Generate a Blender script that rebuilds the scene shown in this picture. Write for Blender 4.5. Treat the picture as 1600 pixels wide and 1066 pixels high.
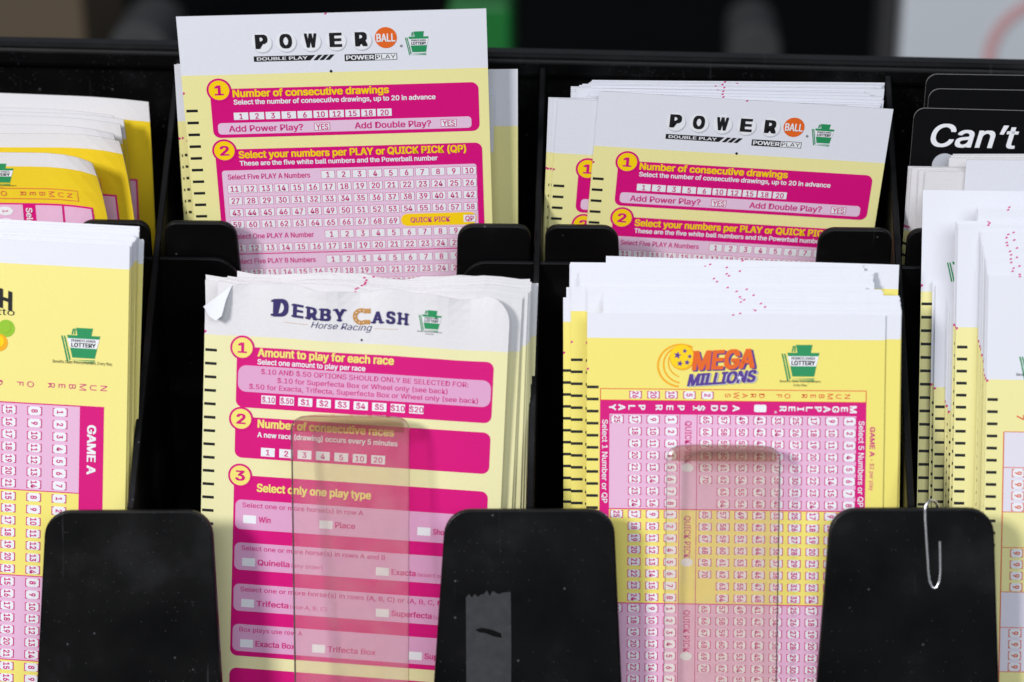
import bpy, bmesh, math, random
from mathutils import Vector, Matrix
import numpy as np

random.seed(7)
for o in list(bpy.data.objects): bpy.data.objects.remove(o)
SC = bpy.context.scene
COL = SC.collection
R = math.radians

# ------------------------------------------------------------------ camera
TH, PS, RO = R(25), R(-2.629), R(-.337)
CAM = Vector((.0198, -.5236, .2927)); FPX = 3600.0
fw = Vector((math.sin(PS)*math.cos(TH), math.cos(PS)*math.cos(TH), -math.sin(TH)))
rt = Vector((math.cos(PS), -math.sin(PS), 0)); up = rt.cross(fw)
rt, up = rt*math.cos(RO)+up*math.sin(RO), -rt*math.sin(RO)+up*math.cos(RO)
cd = bpy.data.cameras.new('camera'); cam = bpy.data.objects.new('camera', cd); COL.objects.link(cam)
cam.matrix_world = Matrix(((rt.x, up.x, -fw.x, CAM.x), (rt.y, up.y, -fw.y, CAM.y), (rt.z, up.z, -fw.z, CAM.z), (0, 0, 0, 1)))
cd.sensor_width = 36; cd.lens = 36*FPX/1600; cd.clip_start = .01; cd.clip_end = 50
cd.dof.use_dof = True; cd.dof.focus_distance = .628; cd.dof.aperture_fstop = 8
SC.camera = cam

# ------------------------------------------------------------------ world + lamps (an indoor counter)
wd = bpy.data.worlds.new('World'); SC.world = wd; wd.use_nodes = True
wd.node_tree.nodes['Background'].inputs[0].default_value = (.80, .88, 1, 1)
wd.node_tree.nodes['Background'].inputs[1].default_value = .15
def area(name, loc, target, size, power, col, sy=None):
    l = bpy.data.lights.new(name, 'AREA'); l.energy = power; l.size = size; l.color = col
    if sy: l.shape = 'RECTANGLE'; l.size_y = sy
    o = bpy.data.objects.new(name, l); COL.objects.link(o); o.location = loc
    o.rotation_euler = (Vector(target)-Vector(loc)).to_track_quat('-Z', 'Y').to_euler()
    return o
area('key_fill_lamp', (-.80, -1.0, .86), (0, .03, .02), .28, 18.8, (1, .97, .94))
area('key_fill_lamp', (.30, -1.25, .98), (0, .05, .02), 1.3, 15.2, (.90, .95, 1), .7)  # unseen fill lamp, added to even out the light on the slips
SC.view_settings.view_transform = 'Standard'; SC.view_settings.look = 'None'
SC.view_settings.gamma = 1; SC.view_settings.exposure = -.08

# ------------------------------------------------------------------ pixel of the 1600 wide photograph -> ray, plane hit
def ray(px, py): return (fw + rt*((px-800)/FPX) - up*((py-533)/FPX)).normalized()
def hit(px, py, P, n):
    d = ray(px, py); return CAM + d*((Vector(P)-CAM).dot(n)/d.dot(n))

# ------------------------------------------------------------------ materials
MATS = {}
def nodes_of(name):
    m = bpy.data.materials.new(name); m.use_nodes = True; MATS[name] = m
    return m, m.node_tree.nodes, m.node_tree.links, m.node_tree.nodes['Principled BSDF']
def ink(name, c, rough=.55, spec=.25, mottle=.025):
    m, N, Lk, b = nodes_of(name)
    tc = N.new('ShaderNodeTexCoord'); nz = N.new('ShaderNodeTexNoise'); nz.inputs['Scale'].default_value = 3500
    nz.inputs['Detail'].default_value = 3
    Lk.new(tc.outputs['Object'], nz.inputs['Vector'])
    mr = N.new('ShaderNodeMapRange'); mr.inputs[1].default_value = .3; mr.inputs[2].default_value = .7
    mr.inputs[3].default_value = 1-mottle; mr.inputs[4].default_value = 1+mottle
    Lk.new(nz.outputs['Fac'], mr.inputs[0])
    mx = N.new('ShaderNodeVectorMath'); mx.operation = 'SCALE'; mx.inputs[0].default_value = c[:3]
    Lk.new(mr.outputs[0], mx.inputs['Scale']); Lk.new(mx.outputs[0], b.inputs['Base Color'])
    b.inputs['Roughness'].default_value = rough; b.inputs['Specular IOR Level'].default_value = spec
    return m
ink('paper', (.74, .755, .83)); ink('paper_old', (.72, .71, .74), mottle=.05); ink('paper_edge', (.30, .29, .29), mottle=.15)  # paper_edge is darkened: shade lines between stacked sheets put into its colour
ink('yellow_pale', (.83, .775, .35)); ink('yellow_lotto', (.84, .75, .25)); ink('yellow_mid', (.84, .735, .18)); ink('yellow_deep', (.80, .58, .02))
ink('yellow_derby', (.80, .76, .43)); ink('pink_derby', (.70, .36, .58))
ink('magenta', (.64, .002, .19)); ink('magenta_text', (.60, .03, .22)); ink('pink', (.75, .45, .65)); ink('pink_pb', (.76, .53, .71))
ink('ink_white', (.80, .81, .86)); ink('ink_black', (.012, .012, .014)); ink('ink_yellow', (.93, .62, .004)); ink('ink_orange', (.75, .13, .015))
ink('ink_green', (.02, .27, .10)); ink('ink_navy', (.035, .025, .13)); ink('ink_tan', (.50, .25, .07)); ink('ink_grey', (.50, .52, .58))
ink('ink_red', (.72, .05, .03)); ink('ink_purple', (.09, .04, .27)); ink('ink_lime', (.28, .52, .03)); ink('ink_amber', (.85, .40, .01))
ink('label_orange', (.70, .14, .07)); ink('card_black', (.004, .004, .005), rough=.45, spec=.10); ink('lavender', (.73, .70, .80))

def plastic():
    m, N, Lk, b = nodes_of('black_plastic')
    tc = N.new('ShaderNodeTexCoord')
    n1 = N.new('ShaderNodeTexNoise'); n1.inputs['Scale'].default_value = 45; n1.inputs['Detail'].default_value = 6
    Lk.new(tc.outputs['Object'], n1.inputs['Vector'])
    r1 = N.new('ShaderNodeMapRange'); r1.inputs[1].default_value = .55; r1.inputs[2].default_value = .8; r1.inputs[3].default_value = 0; r1.inputs[4].default_value = .022
    Lk.new(n1.outputs['Fac'], r1.inputs[0])
    # dust specks: sparse tiny dots
    v = N.new('ShaderNodeTexVoronoi'); v.inputs['Scale'].default_value = 420; Lk.new(tc.outputs['Object'], v.inputs['Vector'])
    lt = N.new('ShaderNodeMapRange'); lt.inputs[1].default_value = .16; lt.inputs[2].default_value = .06; lt.inputs[3].default_value = 0; lt.inputs[4].default_value = 1
    Lk.new(v.outputs['Distance'], lt.inputs[0])
    sp = N.new('ShaderNodeSeparateColor'); Lk.new(v.outputs['Color'], sp.inputs[0])
    gt = N.new('ShaderNodeMath'); gt.operation = 'GREATER_THAN'; gt.inputs[1].default_value = .93; Lk.new(sp.outputs[0], gt.inputs[0])
    dm = N.new('ShaderNodeMath'); dm.operation = 'MULTIPLY'; Lk.new(lt.outputs[0], dm.inputs[0]); Lk.new(gt.outputs[0], dm.inputs[1])
    v2 = N.new('ShaderNodeTexVoronoi'); v2.inputs['Scale'].default_value = 1100; Lk.new(tc.outputs['Object'], v2.inputs['Vector'])
    l2 = N.new('ShaderNodeMapRange'); l2.inputs[1].default_value = .22; l2.inputs[2].default_value = .05; l2.inputs[3].default_value = 0; l2.inputs[4].default_value = .5
    Lk.new(v2.outputs['Distance'], l2.inputs[0]); s2_ = N.new('ShaderNodeSeparateColor'); Lk.new(v2.outputs['Color'], s2_.inputs[0])
    n3 = N.new('ShaderNodeTexNoise'); n3.inputs['Scale'].default_value = 38; n3.inputs['Detail'].default_value = 4; Lk.new(tc.outputs['Object'], n3.inputs['Vector'])
    m3_ = N.new('ShaderNodeMapRange'); m3_.inputs[1].default_value = .42; m3_.inputs[2].default_value = .72; m3_.inputs[3].default_value = .97; m3_.inputs[4].default_value = .55; Lk.new(n3.outputs['Fac'], m3_.inputs[0])
    g2 = N.new('ShaderNodeMath'); g2.operation = 'GREATER_THAN'; Lk.new(s2_.outputs[1], g2.inputs[0]); Lk.new(m3_.outputs[0], g2.inputs[1])
    d2 = N.new('ShaderNodeMath'); d2.operation = 'MULTIPLY'; Lk.new(l2.outputs[0], d2.inputs[0]); Lk.new(g2.outputs[0], d2.inputs[1])
    # scratches: stretched noise
    mp = N.new('ShaderNodeMapping'); mp.inputs['Scale'].default_value = (700, 20, 30); mp.inputs['Rotation'].default_value = (.2, .5, .4)
    Lk.new(tc.outputs['Object'], mp.inputs[0])
    n2 = N.new('ShaderNodeTexNoise'); n2.inputs['Scale'].default_value = 1; Lk.new(mp.outputs[0], n2.inputs['Vector'])
    r2 = N.new('ShaderNodeMapRange'); r2.inputs[1].default_value = .71; r2.inputs[2].default_value = .80; r2.inputs[3].default_value = 0; r2.inputs[4].default_value = .05
    Lk.new(n2.outputs['Fac'], r2.inputs[0])
    a = N.new('ShaderNodeMath'); Lk.new(r1.outputs[0], a.inputs[0]); Lk.new(r2.outputs[0], a.inputs[1])
    a2 = N.new('ShaderNodeMath'); a2.use_clamp = True
    dd = N.new('ShaderNodeMath'); dd.operation = 'MULTIPLY'; dd.inputs[1].default_value = .16; dsum = N.new('ShaderNodeMath'); Lk.new(dm.outputs[0], dsum.inputs[0]); Lk.new(d2.outputs[0], dsum.inputs[1]); Lk.new(dsum.outputs[0], dd.inputs[0])
    Lk.new(a.outputs[0], a2.inputs[0]); Lk.new(dd.outputs[0], a2.inputs[1])
    mix = N.new('ShaderNodeMix'); mix.data_type = 'RGBA'
    mix.inputs[6].default_value = (.002, .002, .0023, 1); mix.inputs[7].default_value = (.45, .46, .52, 1)
    # grey dust lying on upward edges
    ge = N.new('ShaderNodeNewGeometry'); sx = N.new('ShaderNodeSeparateXYZ'); Lk.new(ge.outputs['True Normal'], sx.inputs[0])
    du = N.new('ShaderNodeMapRange'); du.inputs[1].default_value = .55; du.inputs[2].default_value = .95; du.inputs[3].default_value = 0; du.inputs[4].default_value = .055
    Lk.new(sx.outputs['Z'], du.inputs[0])
    dn = N.new('ShaderNodeMath'); dn.operation = 'MULTIPLY'; Lk.new(du.outputs[0], dn.inputs[0]); Lk.new(n1.outputs['Fac'], dn.inputs[1])
    a3 = N.new('ShaderNodeMath'); a3.use_clamp = True; Lk.new(a2.outputs[0], a3.inputs[0]); Lk.new(dn.outputs[0], a3.inputs[1])
    Lk.new(a3.outputs[0], mix.inputs[0]); Lk.new(mix.outputs[2], b.inputs['Base Color'])
    rr = N.new('ShaderNodeMapRange'); rr.inputs[1].default_value = .3; rr.inputs[2].default_value = .75; rr.inputs[3].default_value = .26; rr.inputs[4].default_value = .5
    Lk.new(n1.outputs['Fac'], rr.inputs[0]); Lk.new(rr.outputs[0], b.inputs['Roughness'])
    b.inputs['Specular IOR Level'].default_value = .14
plastic()
def acrylic():
    m = bpy.data.materials.new('clear_acrylic'); m.use_nodes = True; MATS['clear_acrylic'] = m
    N = m.node_tree.nodes; Lk = m.node_tree.links; N.clear()
    out = N.new('ShaderNodeOutputMaterial')
    tr = N.new('ShaderNodeBsdfTransparent'); tr.inputs[0].default_value = (.985, .965, .94, 1)
    rf = N.new('ShaderNodeBsdfRefraction'); rf.inputs['Color'].default_value = (.97, .94, .90, 1); rf.inputs['Roughness'].default_value = .12; rf.inputs['IOR'].default_value = 1.06
    m1 = N.new('ShaderNodeMixShader'); m1.inputs[0].default_value = .08; Lk.new(tr.outputs[0], m1.inputs[1]); Lk.new(rf.outputs[0], m1.inputs[2])
    tc = N.new('ShaderNodeTexCoord'); nz = N.new('ShaderNodeTexNoise'); nz.inputs['Scale'].default_value = 160; nz.inputs['Detail'].default_value = 5
    Lk.new(tc.outputs['Object'], nz.inputs['Vector'])
    mr = N.new('ShaderNodeMapRange'); mr.inputs[1].default_value = .35; mr.inputs[2].default_value = .8; mr.inputs[3].default_value = .06; mr.inputs[4].default_value = .14
    Lk.new(nz.outputs['Fac'], mr.inputs[0])
    df = N.new('ShaderNodeBsdfDiffuse'); df.inputs[0].default_value = (.74, .60, .58, 1)
    m2 = N.new('ShaderNodeMixShader'); Lk.new(mr.outputs[0], m2.inputs[0]); Lk.new(m1.outputs[0], m2.inputs[1]); Lk.new(df.outputs[0], m2.inputs[2])
    gl = N.new('ShaderNodeBsdfGlossy'); gl.inputs['Roughness'].default_value = .12
    fr = N.new('ShaderNodeFresnel'); fr.inputs[0].default_value = 1.4
    m3 = N.new('ShaderNodeMixShader'); Lk.new(fr.outputs[0], m3.inputs[0]); Lk.new(m2.outputs[0], m3.inputs[1]); Lk.new(gl.outputs[0], m3.inputs[2])
    Lk.new(m3.outputs[0], out.inputs[0])
acrylic()
mt = MATS['clear_acrylic'].copy(); mt.name = 'acrylic_edge'; MATS['acrylic_edge'] = mt
for nd in mt.node_tree.nodes:
    if nd.type == 'BSDF_TRANSPARENT': nd.inputs[0].default_value = (.78, .66, .56, 1)
    if nd.type == 'BSDF_DIFFUSE': nd.inputs[0].default_value = (.30, .20, .15, 1)
    if nd.type == 'MAP_RANGE': nd.inputs[3].default_value = .10; nd.inputs[4].default_value = .2
def simple(name, c, rough=.5, metal=0):
    m, N, Lk, b = nodes_of(name); b.inputs['Base Color'].default_value = (*c, 1); b.inputs['Roughness'].default_value = rough; b.inputs['Metallic'].default_value = metal
    nz = N.new('ShaderNodeTexNoise'); nz.inputs['Scale'].default_value = 60; rr = N.new('ShaderNodeMapRange')
    rr.inputs[3].default_value = max(.05, rough-.1); rr.inputs[4].default_value = rough+.1
    Lk.new(nz.outputs['Fac'], rr.inputs[0]); Lk.new(rr.outputs[0], b.inputs['Roughness'])
simple('steel_wire', (.80, .80, .82), .32, 1)
simple('counter_dark', (.004, .004, .005), .9); MATS['counter_dark'].node_tree.nodes['Principled BSDF'].inputs['Specular IOR Level'].default_value = .05; simple('panel_pale', (.62, .66, .72), .4); simple('pink_print', (.62, .40, .42), .5)
simple('green_card', (.008, .17, .03), .5); simple('brown_card', (.11, .08, .05), .7); simple('grey_cloth', (.045, .048, .052), .8); simple('dark_grey', (.03, .03, .033), .6)
def tape():
    m, N, Lk, b = nodes_of('grey_tape')
    tc = N.new('ShaderNodeTexCoord'); nz = N.new('ShaderNodeTexNoise'); nz.inputs['Scale'].default_value = 350; nz.inputs['Detail'].default_value = 6
    Lk.new(tc.outputs['Object'], nz.inputs['Vector']); cr = N.new('ShaderNodeValToRGB')
    cr.color_ramp.elements[0].position = .35; cr.color_ramp.elements[0].color = (.012, .013, .017, 1)
    cr.color_ramp.elements[1].position = .75; cr.color_ramp.elements[1].color = (.024, .026, .031, 1)
    Lk.new(nz.outputs['Fac'], cr.inputs[0]); Lk.new(cr.outputs[0], b.inputs['Base Color']); b.inputs['Roughness'].default_value = .6
tape()

# ------------------------------------------------------------------ object helpers
def tag(o, label, cat, group=None, kind=None):
    if label: o['label'] = label
    if cat: o['category'] = cat
    if group: o['group'] = group
    if kind: o['kind'] = kind
    return o
def empty(name, mw=None):
    o = bpy.data.objects.new(name, None); COL.objects.link(o); o.empty_display_size = .01
    if mw is not None: o.matrix_world = mw
    return o
def mesh_obj(name, verts, faces, mats, fm=None, parent=None, smooth=False):
    me = bpy.data.meshes.new(name); me.from_pydata(verts, [], faces)
    for m in mats: me.materials.append(MATS[m])
    if fm is not None: me.polygons.foreach_set('material_index', fm)
    if smooth: me.polygons.foreach_set('use_smooth', [True]*len(faces))
    me.update()
    o = bpy.data.objects.new(name, me); COL.objects.link(o)
    if parent: o.parent = parent
    return o
def bm_obj(name, bm, mats, parent=None, smooth=False):
    bmesh.ops.recalc_face_normals(bm, faces=bm.faces)
    me = bpy.data.meshes.new(name); bm.to_mesh(me); bm.free()
    for m in mats: me.materials.append(MATS[m])
    if smooth: me.polygons.foreach_set('use_smooth', [True]*len(me.polygons))
    o = bpy.data.objects.new(name, me); COL.objects.link(o)
    if parent: o.parent = parent
    return o
def round_poly(pts, seg=7):
    """pts: (x, y, r): corners rounded by r"""
    out = []; n = len(pts)
    for i in range(n):
        p = Vector(pts[i][:2]); r = pts[i][2] if len(pts[i]) > 2 else 0
        if r <= 0: out.append((p.x, p.y)); continue
        a = (Vector(pts[i-1][:2])-p); b = (Vector(pts[(i+1) % n][:2])-p)
        la, lb = a.length, b.length; a.normalize(); b.normalize()
        ang = a.angle(b); t = min(r/math.tan(ang/2), la*.49, lb*.49); r2 = t*math.tan(ang/2)
        c = p+(a+b).normalized()*(r2/math.sin(ang/2))
        s, e = p+a*t-c, p+b*t-c
        a0 = math.atan2(s.y, s.x); a1 = math.atan2(e.y, e.x); d = (a1-a0+math.pi) % (2*math.pi)-math.pi
        for k in range(seg+1):
            q = a0+d*k/seg; out.append((c.x+r2*math.cos(q), c.y+r2*math.sin(q)))
    return out
def slab(name, outline, fmap, nrm, thick, mat, parent=None, bevel=.0005, seg=2):
    """outline (x, s) -> fmap -> front face; extruded by thick against nrm"""
    bm = bmesh.new(); vs = [bm.verts.new(fmap(x, s)) for x, s in outline]
    f = bm.faces.new(vs); ex = bmesh.ops.extrude_face_region(bm, geom=[f])
    nv = [g for g in ex['geom'] if isinstance(g, bmesh.types.BMVert)]
    bmesh.ops.translate(bm, vec=-Vector(nrm)*thick, verts=nv)
    bmesh.ops.recalc_face_normals(bm, faces=bm.faces)
    if bevel:
        ed = [e for e in bm.edges if len(e.link_faces) == 2 and any(len(q.verts) > 4 for q in e.link_faces)]
        bmesh.ops.bevel(bm, geom=ed, offset=bevel, segments=seg, affect='EDGES', profile=.5)
    bmesh.ops.triangulate(bm, faces=[q for q in bm.faces if len(q.verts) > 4])
    return bm_obj(name, bm, [mat], parent)

# ------------------------------------------------------------------ the rack
LEAN = R(20)
UF = Vector((0, math.sin(LEAN), math.cos(LEAN))); NF = Vector((0, -math.cos(LEAN), math.sin(LEAN)))
DX = [-.2106, -.1053, 0, .0987, .1974]
Fp = lambda x: Vector((x, 0, .0222*x))
Mp = lambda x: Vector((x, .0584, .0447))
Bp = lambda x: Vector((x, .1136, .0871-.0147*x))
Tp = lambda x: Vector((x, .0611, .0546+.001*x))
UV_, NV_ = Vector((0, 0, 1)), Vector((0, -1, 0))
BASE = -.15
rack = empty('playslip_rack', Matrix.Translation((0, .05, BASE)))
def rk(o): o.parent = rack; o.matrix_parent_inverse = Matrix.Translation((0, -.05, -BASE)); return o
# front panel with tabs round each divider and a deep cut-out before each pocket
pts = [(-.26, -.115, .004)]
pts += [(-.26, 0, 0)]
for i, x in enumerate(DX):
    h = .0223 if i < 3 else .0212
    if i == 0: pts = [(-.25, -.125, .003), (-.25, 0, .003)]
    else: pts += [(x-h-.0046, -.085, .012), (x-h+.0004, 0, .0068)]
    if i == len(DX)-1: pts += [(x+.04, 0, .003), (x+.04, -.125, .003)]
    else: pts += [(x+h-.0004, 0, .0068), (x+h+.0046, -.085, .012)]
rk(slab('front_panel', round_poly(pts), lambda x, s: Fp(x)+UF*s, NF, .0028, 'black_plastic', bevel=.0006))
# back panel of the lower tier, same cut-outs
pts = [(-.25, -.13, 0), (-.25, 0, 0)]
for i, x in enumerate(DX):
    if i: pts += [(x-.0205-.003, -.06, .01), (x-.0205, 0, .007)]
    if i < len(DX)-1: pts += [(x+.0225, 0, .007), (x+.0225+.003, -.06, .01)]
pts += [(.24, 0, 0), (.24, -.13, 0)]
rk(slab('middle_panel', round_poly(pts), lambda x, s: Mp(x)+UV_*s, NV_, .0016, 'black_plastic', bevel=.0003))
# tabs of the upper tier: one pair for each pocket
for i in range(len(DX)-1):
    a, b = DX[i]+.0022, DX[i+1]-.0018
    o = [(a, -.10, .001), (a, 0, .0035), (a+.0200, 0, .0045), (a+.0222, -.055, .01), (b-.0222, -.055, .01), (b-.0200, 0, .0045), (b, 0, .0035), (b, -.10, .001)]
    rk(slab('upper_front_panel', round_poly(o), lambda x, s: Tp(x)+UV_*s, NV_, .0022, 'black_plastic', bevel=.0006))
# rear panel
rk(slab('rear_panel', [(-.26, -.23), (-.26, 0), (.26, 0), (.26, -.23)], lambda x, s: Bp(x)+UV_*(s if s == 0 else BASE-Bp(x).z+.001), NV_, .004, 'black_plastic', bevel=.0012, seg=3))
rail = [(.1098, -.0062), (.1098, -.0012), (.1112, .0004), (.1166, .0004), (.1182, -.0012), (.1182, -.0062)]
bm = bmesh.new(); ends = [[bm.verts.new((x, y, Bp(x).z+z)) for y, z in rail] for x in (-.26, .26)]
for i in range(6): bm.faces.new((ends[0][i], ends[0][(i+1) % 6], ends[1][(i+1) % 6], ends[1][i]))
bm.faces.new(ends[0]); bm.faces.new(ends[1][::-1]); bmesh.ops.recalc_face_normals(bm, faces=bm.faces)
bmesh.ops.bevel(bm, geom=[e for e in bm.edges if abs(e.verts[0].co.x-e.verts[1].co.x) > .1], offset=.0009, segments=3, affect='EDGES')
rk(bm_obj('top_rail', bm, ['black_plastic']))
# dividers
for x in DX:
    prof = [(Fp(x).y+.003, Fp(x).z-.0006), (Mp(x).y, Mp(x).z+.0008), (Bp(x).y-.0042, Bp(x).z-.0032), (Bp(x).y-.0042, Bp(x).z-.0070), (Bp(x).y-.0003, Bp(x).z-.0070),
            (Bp(x).y-.0003, BASE+.002), (-.03, BASE+.002), (-.036, -.11)]
    rk(slab('divider', prof, lambda y, z, x=x: Vector((x+.001, y, z)), Vector((1, 0, 0)), .0019, 'black_plastic', bevel=.0003, seg=1))
FLOOR_F, FLOOR_B = -.108, -.068
for i in range(len(DX)-1):
    for nm, y0, y1, z in (('tier_floor', -.030, .0555, FLOOR_F), ('tier_floor', .0640, .1095, FLOOR_B)):
        a, b = DX[i]+.0014, DX[i+1]-.0014
        rk(slab(nm, [(a, y0), (a, y1), (b, y1), (b, y0)], lambda x, y, z=z: Vector((x, y, z)), Vector((0, 0, 1)), .002, 'black_plastic', bevel=0))
# clear tongues standing in the two middle cut-outs
def fpx(px, py, off=0):   # pixel -> (x, s) on the front panel plane
    P = hit(px, py, NF*off, NF); s = (P.z-.0222*P.x)/math.cos(LEAN); return P.x, s
for x0, x1, ytop, dx in ((450, 637, 660, 5), (1043, 1222, 696, 0)):
    a = fpx(x0, ytop)[0]; b = fpx(x1, ytop)[0]; s = fpx((x0+x1)/2, ytop)[1]
    o = round_poly([(a+.0004*dx, -.100, .001), (a, s, .0035), (b, s, .0035), (b+.0004, -.100, .001)])
    tm = lambda x, s, d=0: Fp(x)*.3+Vector((x*.7, 0, 0))-NF*(.0036+d)+UF*s
    ton = rk(slab('clear_tongue', o, tm, NF, .0030, 'clear_acrylic', bevel=.0007))
    # the bevelled top, seen edge-on and browner
    bm = bmesh.new(); h = .0036; N_ = 10; rows_ = []
    for q in range(N_+1):
        x = a+.0012+(b-a-.0024)*q/N_; e = .0012*(abs(2*q/N_-1)**6)
        rows_.append([bm.verts.new(tm(x, s-h-.0002, -.0003)), bm.verts.new(tm(x, s-.0008-e, -.0003)), bm.verts.new(tm(x, s+.0004-e, .0008)), bm.verts.new(tm(x, s+.0004-e, .0026))])
    for q in range(N_):
        for w_ in range(3): bm.faces.new((rows_[q][w_], rows_[q+1][w_], rows_[q+1][w_+1], rows_[q][w_+1]))
    eb = bm_obj('bevelled_edge', bm, ['acrylic_edge']); eb.parent = ton
tag(rack, 'black plastic two-tier rack with dividers, rounded tabs and clear tongues holding the slips', 'rack')

# ------------------------------------------------------------------ text as flat print
TXT = {}
_cv = bpy.data.curves.new('lettering', 'FONT'); _to = bpy.data.objects.new('lettering', _cv); COL.objects.link(_to)
_cv.resolution_u = 3; _cv.fill_mode = 'FRONT'
try:   # the sans serif that ships inside Blender; the built-in one otherwise
    _cv.font = bpy.data.fonts.load(bpy.utils.system_resource('DATAFILES', path='fonts')+'/Inter.woff2')
except Exception: pass
def glyphs(s, bold=0.0, spacing=1.0):
    k = (s, spacing)
    if k not in TXT:
        _cv.body = s; _cv.space_character = spacing
        bpy.context.view_layer.update()
        dg = bpy.context.evaluated_depsgraph_get(); me = bpy.data.meshes.new_from_object(_to.evaluated_get(dg))
        v = np.zeros(len(me.vertices)*3); me.vertices.foreach_get('co', v); v = v.reshape(-1, 3)[:, :2]
        f = [tuple(p.vertices) for p in me.polygons]
        bpy.data.meshes.remove(me)
        TXT[k] = (v, f)
    return TXT[k]
CAPH = float(np.ptp(glyphs('H')[0][:, 1]))

# ------------------------------------------------------------------ slips
def cut_grid(bm, step, vs=()):
    def cut(co, no): bmesh.ops.bisect_plane(bm, geom=bm.verts[:]+bm.edges[:]+bm.faces[:], plane_co=co, plane_no=no, dist=1e-6)
    for v in vs: cut((0, v, 0), (0, 1, 0))
    if step and bm.verts:
        xs = [q.co.x for q in bm.verts]; ys = [q.co.y for q in bm.verts]
        for k in range(int(min(xs)//step)+1, int(max(xs)//step)+1): cut((k*step+.013, 0, 0), (1, 0, 0))
        for k in range(int(min(ys)//step)+1, int(max(ys)//step)+1): cut((0, k*step+.017, 0), (0, 1, 0))
class Slip:
    """a printed sheet: layout units are 1/82.5 of its width, u to the right, v down from the top edge"""
    def __init__(self, O, rv, W, H=None, warp=None, floor=None):
        v = Vector(rv); Rm = Matrix.Rotation(v.length, 3, v.normalized()) if v.length > 1e-9 else Matrix.Identity(3)
        self.eu = Rm @ Vector((1, 0, 0)); self.up = Rm @ UF; self.n = self.eu.cross(self.up); self.O = Vector(O); self.k = W/82.5
        if H is None: H = (self.O.z-floor)/(self.up.z*self.k)-1.5
        self.H = H; self.warp = warp; self.parts = {}; self.W = W
    def matrix(self, O=None, roll=0):
        eu, u = self.eu, self.up
        if roll:
            q = Matrix.Rotation(-roll, 3, self.n); eu, u = q @ eu, q @ u
        O = (self.O if O is None else Vector(O)) - u*(self.H*self.k)
        return Matrix(((eu.x, u.x, self.n.x, O.x), (eu.y, u.y, self.n.y, O.y), (eu.z, u.z, self.n.z, O.z), (0, 0, 0, 1)))
    def co(self, u, v, h=0):
        if self.warp: u, v, h = self.warp(u, v, h)
        return (u*self.k, (self.H-v)*self.k, h*self.k)
    def _p(self, part): return self.parts.setdefault(part, dict(v=[], f=[], m=[], mats=[]))
    def _mi(self, P, mat):
        if mat not in P['mats']: P['mats'].append(mat)
        return P['mats'].index(mat)
    def poly(self, part, pts, mat, layer=1):
        us = [p[0] for p in pts]; vs = [p[1] for p in pts]
        bm = bmesh.new(); bm.faces.new([bm.verts.new((p[0], p[1], 0)) for p in pts])
        if self.warp and max(max(us)-min(us), max(vs)-min(vs)) > 7: cut_grid(bm, 4.0)
        bm.normal_update()
        if len(pts) > 4 or self.warp: bmesh.ops.triangulate(bm, faces=bm.faces[:], ngon_method='EAR_CLIP')
        P = self._p(part); b = len(P['v']); mi = self._mi(P, mat); bm.verts.index_update()
        P['v'] += [self.co(q.co.x, q.co.y, .045*layer) for q in bm.verts]
        for f in bm.faces:
            P['f'].append([b+q.index for q in f.verts]); P['m'].append(mi)
        bm.free()
    def rect(self, part, u0, v0, u1, v1, mat, layer=1, r=0):
        self.poly(part, round_poly([(u0, v0, r), (u1, v0, r), (u1, v1, r), (u0, v1, r)], 5) if r else [(u0, v0), (u1, v0), (u1, v1), (u0, v1)], mat, layer)
    def frame(self, part, u0, v0, u1, v1, t, mat, layer=1):
        for a in ((u0, v0, u1, v0+t), (u0, v1-t, u1, v1), (u0, v0+t, u0+t, v1-t), (u1-t, v0+t, u1, v1-t)): self.rect(part, *a, mat, layer)
    def disc(self, part, u, v, r, mat, layer=1, n=28, rv=None):
        rv = rv or r
        self.poly(part, [(u+r*math.cos(2*math.pi*i/n), v+rv*math.sin(2*math.pi*i/n)) for i in range(n)], mat, layer)
    def text(self, part, s, u, v, cap, mat, layer=3, bold=.02, width=None, align='l', rot=0, shear=0, spacing=1.0, arc=None, sx=1.0, tilt=0):
        """(u, v): left end of the baseline (or centre/right); rot 90: reads downwards"""
        g, f = glyphs(s, bold, spacing)
        if len(g) == 0: return
        k = cap/CAPH
        if bold > .011:     # heavier strokes: the same letters struck again a hair to each side
            q = bold*.85; st = [(-q, -q*.55), (q, -q*.55), (-q, q*.55), (q, q*.55)]
            if bold > .04: st += [(0, 0), (0, q*.55), (0, -q*.55)]
            n0 = len(g); f = [tuple(i+n0*j for i in t_) for j in range(len(st)) for t_ in f]
            lay = np.repeat(np.arange(len(st))*.006, n0); g = np.concatenate([g+np.array(a) for a in st])
        else: lay = np.zeros(len(g))
        x = g[:, 0]-g[:, 0].min(); y = g[:, 1].copy()
        w = x.max(); kx = k*sx if width is None else width/w
        X = x*kx; Y = y*k; X = X+Y*shear; wd_ = w*kx
        X = X-(0 if align == 'l' else wd_/2 if align == 'c' else wd_)
        if tilt: Y = Y+X*tilt
        if rot == 90: U, V = u+Y, v+X
        else: U, V = u+X, v-Y
        P = self._p(part); b = len(P['v']); mi = self._mi(P, mat)
        P['v'] += [self.co(a, c, .045*layer+d) for a, c, d in zip(U.tolist(), V.tolist(), lay.tolist())]
        for q in f: P['f'].append([b+i for i in q]); P['m'].append(mi)
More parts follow.
